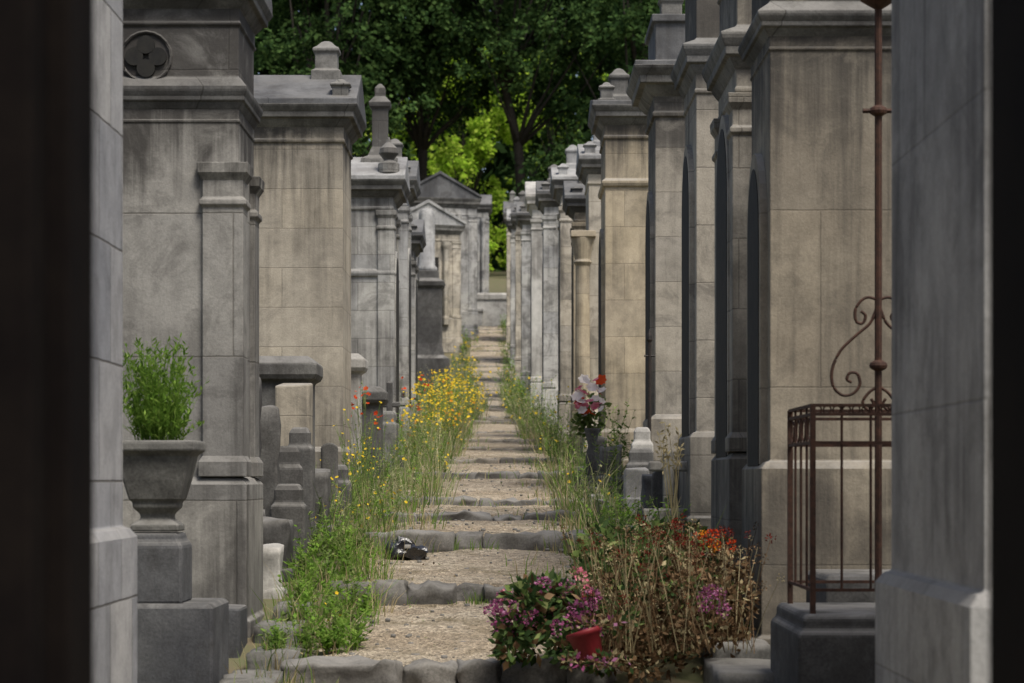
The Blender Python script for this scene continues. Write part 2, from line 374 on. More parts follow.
# ------------------------------------------------------------------ mausoleums
def corn(zw,zc,k=1.0):
    h=zc-zw
    return [(.0,zw),(.025*k,zw+.01),(.03*k,zw+.09*h),(.012*k,zw+.13*h),(.012*k,zw+.42*h),(.035*k,zw+.46*h),(.06*k,zw+.52*h),(.09*k,zw+.6*h),(.095*k,zw+.64*h),(.15*k,zw+.66*h),(.155*k,zw+.8*h),(.17*k,zw+.84*h),(.2*k,zw+.94*h),(.21*k,zc)]
def acroterion(mb,x,y,z0,h,w=.2,d=.26,mi=0):
    mb.loft(x-w/2,x+w/2,y-d/2,y+d/2,[(.04,z0-.1),(.04,z0+.12*h),(.0,z0+.18*h),(.0,z0+.62*h),(.025,z0+.68*h),(.025,z0+.76*h),(-.02,z0+.84*h),(-w*.25,z0+.95*h),(-w*.4,z0+h)],mi)
def mausoleum(xf,side,y0,dy,wx,zb,zp,zw,zc,zr,mat,roofmat=None,gable='x',acro=0,door=None,strings=(),pil=.16,rot=0,k=1.0,attic=None,ak=None,finial=None,name='mausoleum',capz=None,fdoor=None,cap=True):
    roofmat=roofmat or M_roof
    e=empty(name)
    x0,x1=(xf-wx,xf) if side<0 else (xf,xf+wx); y1=y0+dy
    mb=MB()
    prof=[(.09,zb-.5),(.09,zb+.12),(.06,zb+.14),(.06,zp-.05),(.03,zp-.01),(.0,zp)]
    for sz in strings:
        prof+=[(.0,sz-.05),(.03,sz-.04),(.045,sz),(.045,sz+.03),(.0,sz+.07)]
    prof+=corn(zw,zc,k)
    top=zc; ok=k
    if attic:
        ak=ak or k; ah=min(.35,(attic-zc)*.4)
        prof+=[(.21*k,zc+.02),(.02,zc+.07),(.0,zc+.09)]+corn(attic-ah,attic,ak)
        top=attic; ok=ak
    mb.loft(x0,x1,y0,y1,prof)
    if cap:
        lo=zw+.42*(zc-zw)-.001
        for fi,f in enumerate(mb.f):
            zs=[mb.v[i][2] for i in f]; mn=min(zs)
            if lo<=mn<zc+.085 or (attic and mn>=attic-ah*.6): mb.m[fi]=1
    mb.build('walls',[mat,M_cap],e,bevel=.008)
    if pil:
        pb=MB(); p=.035; pw=pil
        cz=capz or zw
        for (a,b) in ((x0,y0),(x1-pw,y0),(x0,y1-pw),(x1-pw,y1-pw)):
            pb.loft(a,a+pw,b,b+pw,[(p+.025,zp+.002),(p+.025,zp+.1),(p+.0,zp+.14),(p,cz-.3),(p+.02,cz-.28),(p+.02,cz-.25),(p,cz-.23),(p,cz-.12),(p+.03,cz-.07),(p+.035,cz-.003)])
        pb.build('pilasters',[mat],e,bevel=.006)
    rb=MB(); o=.2*ok
    if gable=='x': rb.prism_x(x0-o,x1+o,y0-o,y1+o,top-.012,zr,t=.07)
    elif gable=='y':
        rb.prism_y(x0-o,x1+o,y0-o+.05,y1+o,top-.012,zr-.05,t=.05)
        xm=(x0+x1)/2; rb.extr_y([(x0-o-.02,top+.035),(x0-o-.02,top+.13),(xm,zr+.06),(x1+o+.02,top+.13),(x1+o+.02,top+.035),(xm,zr-.08)],y0-o-.02,y0-o+.12)
    elif gable=='step': rb.loft(x0,x1,y0,y1,[(o,top-.012),(o,top+.05),(.0,top+.09),(.0,zr-.1),(.04,zr-.08),(.04,zr)])
    rb.build('roof',[roofmat],e,bevel=.012)
    if acro:
        ab=MB(); xa=(x1-.22) if side<0 else (x0+.22); ya=(y0+y1)/2
        if gable=='y': xa=(x0+x1)/2; ya=y0+.15
        acroterion(ab,xa,ya,zr-.02,acro,w=.24)
        if gable=='x':
            for yy in (y0,y1): acroterion(ab,(x1-.02) if side<0 else (x0+.02),yy,top+.05,acro*.6,w=.17,d=.17)
        ab.build('acroterion',[M_cap if roofmat is M_roof else roofmat],e,bevel=.015)
    def archp(c,w,z0,zt):
        pts=[(c-w,z0),(c+w,z0)]
        for t in range(0,16):
            a=t/15*math.pi; pts.append((c+w*math.cos(a),zt-w*1.3+w*1.3*math.sin(a)))
        return pts
    if door:
        xd=x1 if side<0 else x0; sg=-side; ym=(y0+y1)/2; w=dy*.30
        db=MB(); db.extr_x(archp(ym,w+.09,zp-.02,door+.1),xd-.02*sg,xd+.045*sg,0)
        db.extr_x(archp(ym,w,zp-.03,door),xd-.02*sg,xd+.05*sg,1)
        db.build('door',[mat,M_void],e)
    if fdoor:
        xc=(x0+x1)/2; w=wx*.17; db=MB()
        db.box(xc-w-.12,xc+w+.12,y0-.05,y0+.02,zp-.02,fdoor+.15,0); db.box(xc-w,xc+w,y0-.056,y0+.02,zp-.03,fdoor,1)
        for sx in (-1,1):
            db.lathe(xc+sx*(w+.3),y0-.12,[(.15,zp-.3),(.15,zp),(.11,zp+.1),(.10,zw-.35),(.15,zw-.2),(.16,zw-.02)],12,0)
        db.build('portal',[mat,M_void],e)
    if finial: finial(e,x0,x1,y0,y1,zr)
    if rot:
        c=Vector(((x0+x1)/2,(y0+y1)/2,0))
        e.matrix_world=Matrix.Translation(c)@Matrix.Rotation(rot,4,'Z')@Matrix.Translation(-c)
    return e

# --- left row
mausoleum(-1.85,-1,6.4,5.1,2.4,-1.5,-.22,4.2,4.8,5.3,M_L0,pil=0)
L1=mausoleum(-1.81,-1,16.0,.95,2.4,-1.05,.02,2.36,2.58,3.9,M_grey,gable='x',pil=.2,attic=3.28,k=.28,ak=.6,capz=2.10)
mb=MB()
def torus_y(mb,x,y,z,r,rr,mi=0,n=20):
    mb.tube([(x+r*math.cos(2*math.pi*t/n),y,z+r*math.sin(2*math.pi*t/n)) for t in range(n+1)],rr,6,mi)
def disc_y(mb,x,y,z,r,mi,n=20,t=.01):
    mb.extr_y([(x+r*math.cos(2*math.pi*k/n),z+r*math.sin(2*math.pi*k/n)) for k in range(n)],y-t,y+t,mi)
qx,qz=-2.42,2.80
for k,(dx,dz) in enumerate(((.078,0),(-.078,0),(0,.078),(0,-.078))):
    disc_y(mb,qx+dx,15.99-.0015*k,qz+dz,.060,1,t=.012)  # dark discs on the wall face stand in for the shaded hole
torus_y(mb,qx,15.992,qz,.165,.012,0)
mb.build('quatrefoil_window',[M_grey,M_void],L1,smooth=False)
mausoleum(-1.80,-1,25.7,1.35,2.6,-.35,.35,3.58,3.98,4.42,M_tan,gable='x',acro=.38,pil=.0,k=.8)
def fin3(e,x0,x1,y0,y1,zr):
    mb=MB(); x=x1-.22; y=(y0+y1)/2
    mb.loft(x-.12,x+.12,y-.12,y+.12,[(.16,zr-.3),(.16,zr-.05),(.06,zr),(.02,zr+.1),(0,zr+.14),(0,zr+.72),(.04,zr+.76),(.05,zr+.82),(-.02,zr+.9),(-.04,zr+.92),(-.04,zr+1.05),(-.1,zr+1.12)])
    for yy in (y0,y1):
        mb.lathe(x1-.05,yy,[(.16,zr-.35),(.16,zr-.2),(.07,zr-.15),(.15,zr-.05),(.13,zr+.03),(.04,zr+.12),(.01,zr+.2)],12)
    mb.build('stele_finial',[M_grey2],e,bevel=.01)
mausoleum(-1.80,-1,36.3,1.5,3.0,.2,.9,4.05,4.5,4.95,M_grey2,roofmat=M_roofl,gable='x',door=3.4,strings=(3.1,),pil=.18,finial=fin3)
mausoleum(-1.85,-1,42.0,1.5,2.6,.5,1.3,4.75,5.2,5.65,M_far,door=4,pil=.2,acro=.4)
mausoleum(-1.95,-1,47.5,1.5,2.2,.8,1.6,4.3,4.8,5.2,M_grey2,door=4,pil=.2,acro=.3)
mausoleum(-2.35,-1,54.5,1.5,2.2,1.1,1.9,4.1,4.6,5.1,M_mid,door=4,pil=.2,acro=.3)
def column_monument(x,y,zb,z1,z2,r,w=.42):
    e=empty('column_monument'); mb=MB()
    mb.loft(x-w,x+w,y-w,y+w,[(.25,zb-.5),(.25,zb+.7),(.08,zb+.8),(.0,zb+1.2),(0,z1-.6),(.08,z1-.5),(.1,z1-.36),(-.1,z1-.25),(-.1,z1)])
    mb.build('pedestal',[M_dark],e,bevel=.02)
    mb=MB(); mb.lathe(x,y,[(r*1.3,z1-.02),(r*1.3,z1+.12),(r,z1+.2),(r*.98,z2-.25),(r*.9,z2-.12),(r*.6,z2-.03),(r*.1,z2)],20); mb.build('column_shaft',[M_roofl],e,smooth=True)
column_monument(-2.82,80,3.3,6.9,9.0,.27,.5)
mausoleum(-2.6,-1,104,2.4,3.0,6.0,7.0,10.3,11.0,12.0,M_far2,gable='y',pil=.3,rot=.38,fdoor=9.6,roofmat=M_roofl)
mausoleum(-1.95,-1,114,2.6,3.6,7.0,8.0,12.5,13.3,14.5,M_far,gable='y',pil=.35,rot=.25,door=11,fdoor=11.4)
mausoleum(-1.3,-1,131,2.4,1.7,8.2,10.0,14.2,14.9,15.6,M_far,gable='x',pil=.3,fdoor=13)
mausoleum(-5.2,-1,128,2.4,3.5,8.2,10.0,14.6,15.3,16.2,M_far,gable='y',pil=.3)
# --- right row
mausoleum(1.60,1,8.2,2.0,2.6,-1.45,-.38,4.2,4.8,5.2,M_R0,pil=0)
mausoleum(1.60,1,15.0,1.15,2.6,-1.1,.12,2.66,2.88,4.2,M_tanR,door=2.0,pil=.0,attic=3.7,k=.4)
mausoleum(1.60,1,17.2,1.45,2.4,-.9,.2,2.75,3.15,4.4,M_R,door=2.6,pil=.22,attic=4.0,k=.6)
mausoleum(1.60,1,21.0,1.35,2.4,-.45,.42,3.35,3.75,5.2,M_R,door=2.9,pil=.0,attic=4.8,k=.6)
mausoleum(1.60,1,27.0,1.4,2.4,-.2,.73,4.05,4.6,5.2,M_R,door=3.2,pil=.0,acro=.42,gable='step',k=1.2)
mausoleum(1.27,1,33.0,1.5,2.4,.15,.7,4.65,5.1,5.3,M_R4,door=3.4,acro=.46,gable='x',pil=.0,strings=(4.05,),k=.9)
R5=mausoleum(1.22,1,38.5,1.5,2.4,.45,1.1,4.7,5.1,5.45,M_far2,door=3.6,acro=.4,gable='x',pil=0,k=.8,roofmat=M_roofl)
mb=MB(); mb.lathe(1.12,38.42,[(.17,1.1),(.17,1.2),(.12,1.3),(.11,3.4),(.15,3.46),(.12,3.5),(.17,3.75),(.19,3.85)],18); mb.box(.93,1.33,38.23,38.6,3.85,3.95); mb.build('corner_column',[M_R4],R5,bevel=.01)
mausoleum(.95,1,46,1.5,2.2,.8,1.5,5.2,5.7,6.05,M_far2,acro=.45,door=4.2,gable='x',pil=.2,roofmat=M_roofl)
mausoleum(1.11,1,42.2,1.2,2.2,.7,1.4,4.5,4.9,5.3,M_R4,acro=.3,door=4.2,gable='x',pil=.2)
mausoleum(.75,1,55,1.6,2.2,1.3,2.1,6.0,6.5,6.9,M_far,acro=.4,door=5,gable='x',pil=.2)
mausoleum(.55,1,64,1.6,2.2,1.8,2.6,6.9,7.5,8.0,M_white,door=6,gable='x',pil=.2,roofmat=M_white,cap=False)
mausoleum(.33,1,74,1.6,2.2,2.4,3.2,7.6,8.1,8.6,M_far,acro=.5,door=6.6,gable='x',pil=.2)
mausoleum(.16,1,85,1.8,2.2,3.3,4.2,8.7,9.3,9.8,M_far2,acro=.5,door=7.6,gable='x',pil=.2)
mausoleum(-.02,1,97,1.8,2.2,4.5,5.3,9.8,10.4,11.0,M_far,acro=.5,door=8.8,gable='x',pil=.2,roofmat=M_roofl)
mausoleum(-.2,1,110,2,2.6,6.1,7.0,11.4,12.1,12.8,M_far2,acro=.5,door=10.6,gable='x',pil=.2)
mausoleum(0.2,1,124,2,3.6,7.7,8.7,13.2,13.9,14.6,M_far,gable='x',pil=.2)
mb=MB(); mb.loft(-2.7,-.2,129.2,129.6,[(.05,7.6),(.05,9.6),(.12,9.65),(.12,9.9),(0,10.0)]); mb.loft(-2.5,-1.6,128.4,129.1,[(0,7.8),(0,8.9),(.06,8.95),(.06,9.1)]); mb.build('low_stone_wall',[M_white],bevel=.02)

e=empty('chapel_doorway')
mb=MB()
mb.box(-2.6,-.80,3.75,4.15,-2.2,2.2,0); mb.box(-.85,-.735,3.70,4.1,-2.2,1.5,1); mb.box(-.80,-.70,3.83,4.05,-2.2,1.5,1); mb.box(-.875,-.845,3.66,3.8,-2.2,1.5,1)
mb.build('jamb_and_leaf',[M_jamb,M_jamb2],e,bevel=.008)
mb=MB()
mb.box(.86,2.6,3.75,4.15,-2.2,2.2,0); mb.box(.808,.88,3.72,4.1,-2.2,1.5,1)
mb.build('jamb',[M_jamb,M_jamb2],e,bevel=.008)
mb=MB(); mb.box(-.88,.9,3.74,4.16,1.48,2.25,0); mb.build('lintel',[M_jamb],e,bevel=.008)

# ------------------------------------------------------------------ planter on pedestal
e=empty('stone_planter')
px_,py_=-2.08,14.2
mb=MB()
mb.loft(px_-.2,px_+.2,py_-.2,py_+.2,[(-.06,-.30),(-.06,-.26),(-.11,-.23),(-.11,-.20),(-.07,-.16),(-.07,-.13),(-.05,-.11),(-.02,.0),(.01,.14),(.03,.16),(.05,.17),(.05,.21),(.045,.23),(.0,.23),(-.01,.2)])
mb.build('planter_bowl',[M_mid],e,bevel=.01)
mb=MB(); mb.box(px_-.18,px_+.18,py_-.18,py_+.18,.19,.215); mb.build('soil',[M_soil],e)
mb=MB()
mb.loft(px_-.2,px_+.17,py_-.2,py_+.25,[(0,-.72),(0,-.38),(-.03,-.345),(-.03,-.31)])
mb.loft(px_-.35,px_+.36,py_-.3,py_+.5,[(.0,-1.45),(.0,-.74),(-.02,-.715)])
mb.build('pedestal',[M_ped],e,bevel=.02)
q=Q()
for i in range(210):
    a=R.uniform(0,6.28); r=R.uniform(0,.13); b=Vector((px_+r*math.cos(a),py_+r*math.sin(a),.2))
    h=R.uniform(.15,.66)*(1-.9*r); ln=Vector((math.cos(a),math.sin(a),0))*R.uniform(.02,.19)
    pts=[b+ln*(t/5)**1.3+Vector((0,0,h*t/5)) for t in range(6)]
    q.stem(pts,.0025,0)
    for t in range(15):
        f=R.uniform(.2,1)*5; k=min(int(f),4); p=pts[k].lerp(pts[k+1],f-k)
        d=Vector((R.uniform(-1,1),R.uniform(-1,1),R.uniform(.2,1.2))).normalized()*R.uniform(.03,.06)
        q.leaf(p,d,d.cross(Vector((0,.6,1))).normalized()*.007,0)
q.build('potted_plant',[G_grassb],e)
def gravestone(kind,x0,x1,y0,y1,z0,z1,mat,rot=0):
    e=empty('gravestone'); mb=MB()
    xc=(x0+x1)/2; w=x1-x0; sm=False
    if kind=='slab':
        mb.loft(x0,x1,y0,y1,[(.03,z0),(.03,z1-.18),(-.0,z1-.15),(0,z1-.05),(-.025,z1)])
    elif kind=='block':
        mb.box(x0,x1,y0,y1,z0,z1,0,0,.022); mb.box(x0-.03,x1+.03,y0-.04,y1+.04,z0,z0+(z1-z0)*.45,0,0,.016)
    elif kind=='worn':
        sm=True
        mb.rock(x0,x1,y0,y1,z0,z1,0,amp=.035,n=10,rnd=.12,freq=5); mb.rock(x0-.04,x1+.04,y0-.05,y1+.05,z0,z0+(z1-z0)*.4,0,amp=.035,n=9,rnd=.10,freq=5)
    elif kind=='round':
        n=8; poly=[(x0,z0),(x1,z0)]+[(xc+w/2*math.cos(t*math.pi/n),z1-w*.35+w*.35*math.sin(t*math.pi/n)) for t in range(n+1)]
        mb.extr_y(poly,y0,y1); mb.box(x0-.04,x1+.04,y0-.05,y1+.05,z0-.02,z0+.22)
    elif kind=='lid':
        mb.loft(x0,x1,y0,y1,[(0,z0),(0,z1-.24),(.05,z1-.21),(.07,z1-.17),(.07,z1-.07),(.02,z1-.03),(-.02,z1)])
    elif kind=='cross':
        mb.box(x0-.05,x1+.05,y0-.05,y1+.05,z0,z0+.25); mb.box(xc-w*.14,xc+w*.14,y0,y1,z0+.25,z1); mb.box(x0,x1,y0+.01,y1-.01,z1-.33*(z1-z0-.2),z1-.33*(z1-z0-.2)+w*.26)
    mb.build('stone',[mat],e,bevel=0 if sm else .018,smooth=sm)
    if rot:
        c=Vector((xc,(y0+y1)/2,0)); e.matrix_world=Matrix.Translation(c)@Matrix.Rotation(rot,4,'Z')@Matrix.Translation(-c)
    return e
gravestone('block',-2.1,-1.72,15.3,15.75,-1.4,-.80,M_ped)
gravestone('worn',-2.1,-1.6,12.2,13.4,-1.6,-1.17,M_mid)
gravestone('lid',-2.45,-1.84,22.0,22.6,-.6,1.13,M_mid)
gravestone('block',-2.1,-1.82,21.6,21.9,-.6,.86,M_tan)
gravestone('worn',-2.2,-1.97,18.8,19.0,-.9,.80,M_dark)
gravestone('worn',-2.12,-1.88,19.5,19.65,-.9,.60,M_dark)
gravestone('slab',-1.97,-1.76,19.9,20.1,-.8,.28,M_dark,.1)
gravestone('slab',-1.90,-1.72,20.6,20.7,-.7,.45,M_dark,-.08)
gravestone('worn',-1.83,-1.60,20.9,21.3,-.7,.09,M_dark)
gravestone('slab',-1.90,-1.68,19.3,19.5,-.8,-.03,M_dark)
gravestone('worn',-1.95,-1.68,18.2,18.6,-.9,-.30,M_dark)
gravestone('worn',-1.84,-1.68,17.35,17.7,-1.0,-.47,M_white,.05)
gravestone('round',-1.80,-1.64,22.7,22.85,-.6,.35,M_dark,.1)
gravestone('slab',-1.75,-1.60,23.5,23.7,-.6,.15,M_dark)
gravestone('lid',-1.98,-1.80,28.6,29.0,-.3,1.5,M_white)
gravestone('lid',-1.98,-1.68,31.0,31.5,0,1.2,M_dark)
gravestone('slab',-1.85,-1.62,33.2,33.8,0,.95,M_mid)
gravestone('cross',-1.9,-1.6,34.5,34.6,.1,1.4,M_dark)
mb=MB()
for (x0,x1,y0,y1,z) in ((-1.64,-1.32,14.9,15.6,-1.06),(-1.68,-1.40,15.7,16.5,-.95),(-1.64,-1.42,16.55,17.3,-.86),(-1.70,-1.38,13.9,14.8,-1.16),(-1.7,-1.3,13,13.8,-1.25)):
    mb.rock(x0,x1,y0,y1,z-.4,z,0,amp=.025,n=8,rnd=.12,freq=5)
mb.build('kerb_slabs',[M_mid],smooth=True)
mb=MB()
for i in range(13):
    y=18.3+i*1.15; z=g(y)+.13
    mb.box(.96+R.uniform(-.03,.03)-(.012*i),1.10-(.012*i),y,y+1.12,z-.4,z,0,R.uniform(-.03,.03),.012)
mb.build('grave_kerb',[M_mid],bevel=.015)
mb=MB()
for (x0,x1,y0,y1,z) in ((1.14,1.55,13.3,14.4,-1.06),(1.2,1.55,14.45,15.6,-.98),(1.14,1.5,12.1,13.2,-1.2),(1.12,1.5,15.7,17,-.85)):
    mb.rock(x0,x1,y0,y1,z-.4,z,0,amp=.02,n=8,rnd=.10,freq=4)
mb.build('kerb_slabs',[M_mid],smooth=True)
gravestone('worn',1.28,1.55,23.4,23.9,-.5,.05,M_mid)
gravestone('block',1.15,1.40,24.6,25.1,-.4,.12,M_white,.06)
gravestone('slab',1.24,1.50,25.6,25.7,-.4,.34,M_mid)
gravestone('round',1.3,1.56,22.4,22.55,-.5,.12,M_dark)
gravestone('slab',1.34,1.52,26.5,26.65,-.4,.58,M_white)
gravestone('worn',1.05,1.3,28.6,29,-.2,.40,M_mid)
gravestone('cross',1.2,1.55,21.2,21.3,-.5,.26,M_grey)
gravestone('worn',.98,1.2,30.6,31,-.1,.55,M_dark)
mb=MB(); mb.tube([(1.53,26.9,-.3),(1.53,26.9,1.55)],.02,8); mb.lathe(1.53,26.9,[(.005,1.5),(.035,1.56),(.03,1.6),(.004,1.68)],10); mb.tube([(1.47,26.9,1.38),(1.59,26.9,1.38)],.012,6); mb.build('iron_cross_post',[M_iron])

# ------------------------------------------------------------------ iron enclosure
e=empty('iron_grave_railing')
mb=MB()
X0,X1,Y0,Y1,Zb,Zt=1.53,2.12,12.3,13.3,-.66,.38
def bar(a,b,r=.012,n=6): mb.tube([a,b],r,n)
for x,y in ((X0,Y0),(X1,Y0),(X0,Y1),(X1,Y1)):
    mb.box(x-.014,x+.014,y-.014,y+.014,Zb-.1,Zt)
for z in (Zt,Zt-.045,Zt-.19,Zb+.1):
    for a,b in (((X0,Y0),(X1,Y0)),((X0,Y1),(X1,Y1))): mb.box(a[0],b[0],a[1]-.01,a[1]+.01,z-.008,z+.008)
    for x in (X0,X1): mb.box(x-.01,x+.01,Y0,Y1,z-.008,z+.008)
for i in range(1,4):
    x=X0+(X1-X0)*i/4; bar((x,Y0,Zb+.1),(x,Y0,Zt),.007)
for i in range(1,4):
    y=Y0+(Y1-Y0)*i/4
    for x in (X0,X1): bar((x,y,Zb+.1),(x,y,Zt),.007)
for i in range(12):
    xx=X0+(X1-X0)*(i+.5)/12
    mb.tube([(xx+.02*math.cos(t*math.pi/5),Y0,Zt-.022+.02*math.sin(t*math.pi/5)) for t in range(11)],.004,4)
for i in range(4):
    yy=Y0+(Y1-Y0)*(i+.5)/4
    mb.tube([(X0,yy+.06*math.cos(t*math.pi/8),Zt-.12+.06*math.sin(t*math.pi/8)) for t in range(17)],.005,4)
mb.build('railing_bars',[M_rust],e)
mb=MB()
bar((1.985,13.1,-.6),(1.985,13.1,2.62),.02,8)
for z in (2.0,.62): mb.lathe(1.985,13.1,[(.02,z-.03),(.045,z-.015),(.05,z),(.045,z+.015),(.02,z+.03)],12)
bar((1.90,13.1,2.0),(2.07,13.1,2.0),.014)
mb.lathe(1.985,13.1,[(.02,2.55),(.1,2.6),(.12,2.66),(.1,2.75),(.05,2.85),(.01,2.95)],12)
def cr(P,n=6):
    P=[Vector(p) for p in P]; out=[]
    for i in range(len(P)-1):
        a=P[max(i-1,0)];b=P[i];c=P[i+1];d=P[min(i+2,len(P)-1)]
        for k in range(n):
            t=k/n; out.append(.5*((2*b)+(c-a)*t+(2*a-5*b+4*c-d)*t*t+(3*b-a-3*c+d)*t*t*t))
    out.append(P[-1]); return out
s1=[(1.97,13.1,.98),(1.93,13.1,.99),(1.89,13.1,.97),(1.86,13.1,.92),(1.865,13.1,.86),(1.90,13.1,.85),(1.915,13.1,.89),(1.89,13.1,.915)]
s2=[(1.975,13.1,.93),(1.94,13.1,.85),(1.86,13.1,.78),(1.78,13.1,.70),(1.735,13.1,.60),(1.74,13.1,.51),(1.79,13.1,.46),(1.85,13.1,.47),(1.885,13.1,.52),(1.87,13.1,.575),(1.83,13.1,.58),(1.815,13.1,.545),(1.84,13.1,.53)]
s3=[(1.97,13.1,.5),(1.93,13.1,.47),(1.9,13.1,.42),(1.93,13.1,.38),(1.96,13.1,.41),(1.945,13.1,.44)]
for s in (s1,s2,s3):
    mb.tube(cr(s),.009,6); mb.tube(cr([(2*1.985-x,y,z) for x,y,z in s]),.009,6)
mb.build('cross_standard',[M_rust],e)
mb=MB()
mb.loft(1.47,2.4,12.2,13.45,[(.03,-1.7),(.03,-.78),(.0,-.75),(0,-.70),(-.02,-.68)])
mb.loft(1.75,2.4,13.5,14.4,[(0,-1.5),(0,-.56),(-.02,-.53)])
mb.build('grave_base',[M_dark],e,bevel=.02)

# ------------------------------------------------------------------ vegetation
def tuft(q,x,y,n,h,w,mi,spread=.08,lean=.35,dry=.13,drymi=1):
    z=g(y)+.0
    if abs(x-cx(y))<hw(y): z=tread(y)-.01
    for i in range(n):
        a=R.uniform(0,6.28); r=spread*math.sqrt(R.random()); hh=h*R.uniform(.35,1.15)
        q.blade(Vector((x+r*math.cos(a),y+r*math.sin(a),z-.01)),hh,Vector((math.cos(a+R.uniform(-1,1)),math.sin(a),0))*hh*lean*R.random(),w*R.uniform(.6,1.3),mi if R.random()>dry else drymi)
def flower(q,p,r,mi,n=5):
    ax=Vector((R.uniform(-.6,.6),R.uniform(-1,.3),R.uniform(.3,1))).normalized()
    u=ax.orthogonal().normalized(); v=ax.cross(u)
    for k in range(n):
        t=2*math.pi*k/n; d=(u*math.cos(t)+v*math.sin(t)+ax*.25).normalized()
        q.leaf(p,d*r,ax.cross(d).normalized()*r*.42,mi,.6)
def weed(q,x,y,h,leafmi,flowermi=None,fs=.02,nl=14,ll=.06,nf=3,bush=.35):
    z=g(y); b=Vector((x,y,z)); a=R.uniform(0,6.28)
    if abs(x-cx(y))<hw(y): b.z=tread(y)-.01
    for br in range(R.randint(1,3)):
        hh=h*R.uniform(.7,1.05); ln=Vector((math.cos(a+br*2.3),math.sin(a+br*2.3),0))*hh*bush*R.random()
        pts=[b+ln*(t/5)**1.4+Vector((R.uniform(-.01,.01),0,hh*t/5)) for t in range(6)]
        q.stem(pts,.0035,leafmi)
        for t in range(nl):
            f=R.uniform(.05,.98)*5;k=min(int(f),4);p=pts[k].lerp(pts[k+1],f-k)
            aa=R.uniform(0,6.28); d=Vector((math.cos(aa),math.sin(aa),R.uniform(-.1,.9))).normalized()*ll*R.uniform(.5,1.2)*(1.2-f/8)
            q.leaf(p,d,d.cross(Vector((R.uniform(-.3,.3),R.uniform(-.3,.3),1))).normalized()*ll*.16,leafmi)
        if flowermi is not None:
            for t in range(nf):
                p=pts[-1]+Vector((R.uniform(-1,1)*.09,R.uniform(-1,1)*.09,R.uniform(-.2,.06)))
                q.stem([pts[-2],p],.002,leafmi)
                flower(q,p,fs*R.uniform(.6,1.2),flowermi)
MF=[G_grassb,G_dry,G_grass,G_yel,G_ora,G_red,G_whi,G_pink,G_pale]
q=Q()
for i in range(2900):
    y=13+R.random()**1.5*112
    s=-1 if R.random()<.5 else 1
    c,h=cx(y),hw(y)
    enc=.06+.22*max(0,noise.noise(Vector((2,y*.8,s*4))))
    x=c+s*(h+R.gauss(.06,.19)-enc)
    if y<17 and s>0: continue
    if x>1.5: continue
    if noise.noise(Vector((x,y*.5,s*9)))<-.05: continue
    tuft(q,x,y,8,R.uniform(.04,.24),.0035+.00005*y,R.choice((0,2,2)),.12,lean=.6,dry=.45)
for i in range(420):
    j=R.choice(range(6,len(STEPS))); y=STEPS[j][0]+R.uniform(-.12,.02); u=R.choice((-1,1))*(1-R.random()**2.0)
    tuft(q,cx(y)+u*hw(y),y,7,R.uniform(.04,.16),.004+.00006*y,R.choice((0,2)),.1,.8,dry=.5)
q.build('verge_grass',MF)
q=Q()
for i in range(600):
    y=20.5+R.random()**1.05*46
    pt=noise.noise(Vector((y*.35,3,0)))
    base=-1.72 if y<34 else -1.95
    x=base+R.random()**1.3*(.74+.012*(y-20))
    if y<42 and noise.noise(Vector((x*2.2,y*.7,21)))+.5*pt<-.08 : continue
    hh=R.uniform(.15,.62) if y<28 else R.uniform(.25,1.08)
    if y>42: hh*=1.25
    hh*=1-.5*max(0,(x+1.35))
    pf=.12 if y<28 else (.36 if y<41 else .55)
    fl=3 if R.random()<pf and pt>-.12 else None
    if fl==3 and R.random()<.1: fl=4
    weed(q,x,y,hh,R.choice((0,2,2,8)),fl,.010+.00040*y,15,.055+.0006*y,5 if y>40 else 4,.6)
for i in range(620):
    y=19.5+R.random()*50; x=-1.75+R.random()**1.3*1.02
    if noise.noise(Vector((x*2.2,y*.7,5)))<-.02: continue
    tuft(q,x,y,9,R.uniform(.10,.68),.003+.00008*y,R.choice((0,2,2)),.17,.8,dry=.45,drymi=R.choice((1,8)))
for i in range(26):
    y=R.uniform(24,27.5); weed(q,R.uniform(-1.72,-1.45),y,R.uniform(.6,1.15),2,3 if R.random()<.3 else None,.018)
for i in range(4): weed(q,R.uniform(-1.72,-1.6),R.uniform(26.5,28),R.uniform(1.15,1.4),2,5,.03)
for i in range(4): weed(q,R.uniform(-1.9,-1.65),R.uniform(38,44),R.uniform(1.1,1.4),2,5,.04)
q.build('wildflower_border',MF)
q=Q()
for i in range(170):
    y=R.uniform(15.2,20); x=R.uniform(-1.55,-.98) if y<18 else R.uniform(-1.7,-1.15)
    if noise.noise(Vector((x*2,y*1.4,1)))<-.12: continue
    weed(q,x,y,R.uniform(.08,.36)*(1.3 if y>17.5 else 1),R.choice((0,0,0,2)),3 if R.random()<.02 else None,.014,20,.08,2,.9)
for i in range(110):
    y=R.uniform(15,20.5); tuft(q,R.uniform(-1.6,-.95),y,9,R.uniform(.08,.34),.004,0,.12,.9,dry=.3)
for i in range(30):
    y=R.choice((17.42,17.4,20.3)); tuft(q,R.uniform(-1.0,.5),y,7,R.uniform(.05,.17),.0035,0,.05,.7)
q.build('weeds',MF)
q=Q()
def redge(y): return cx(y)+hw(y)
for i in range(380):
    y=19+R.random()**1.15*60
    x=redge(y)+(R.uniform(-.12,.5) if y<45 else R.uniform(-.4,.25))
    if noise.noise(Vector((x*2.2,y*.55,11)))<(.06 if y<45 else -.08): continue
    hh=R.uniform(.15,.60) if y<30 else R.uniform(.35,1.25)
    weed(q,x,y,hh,R.choice((0,2,2,8)),3 if R.random()<.12 else None,.010+.0004*y,14,.06+.0006*y,3,.8)
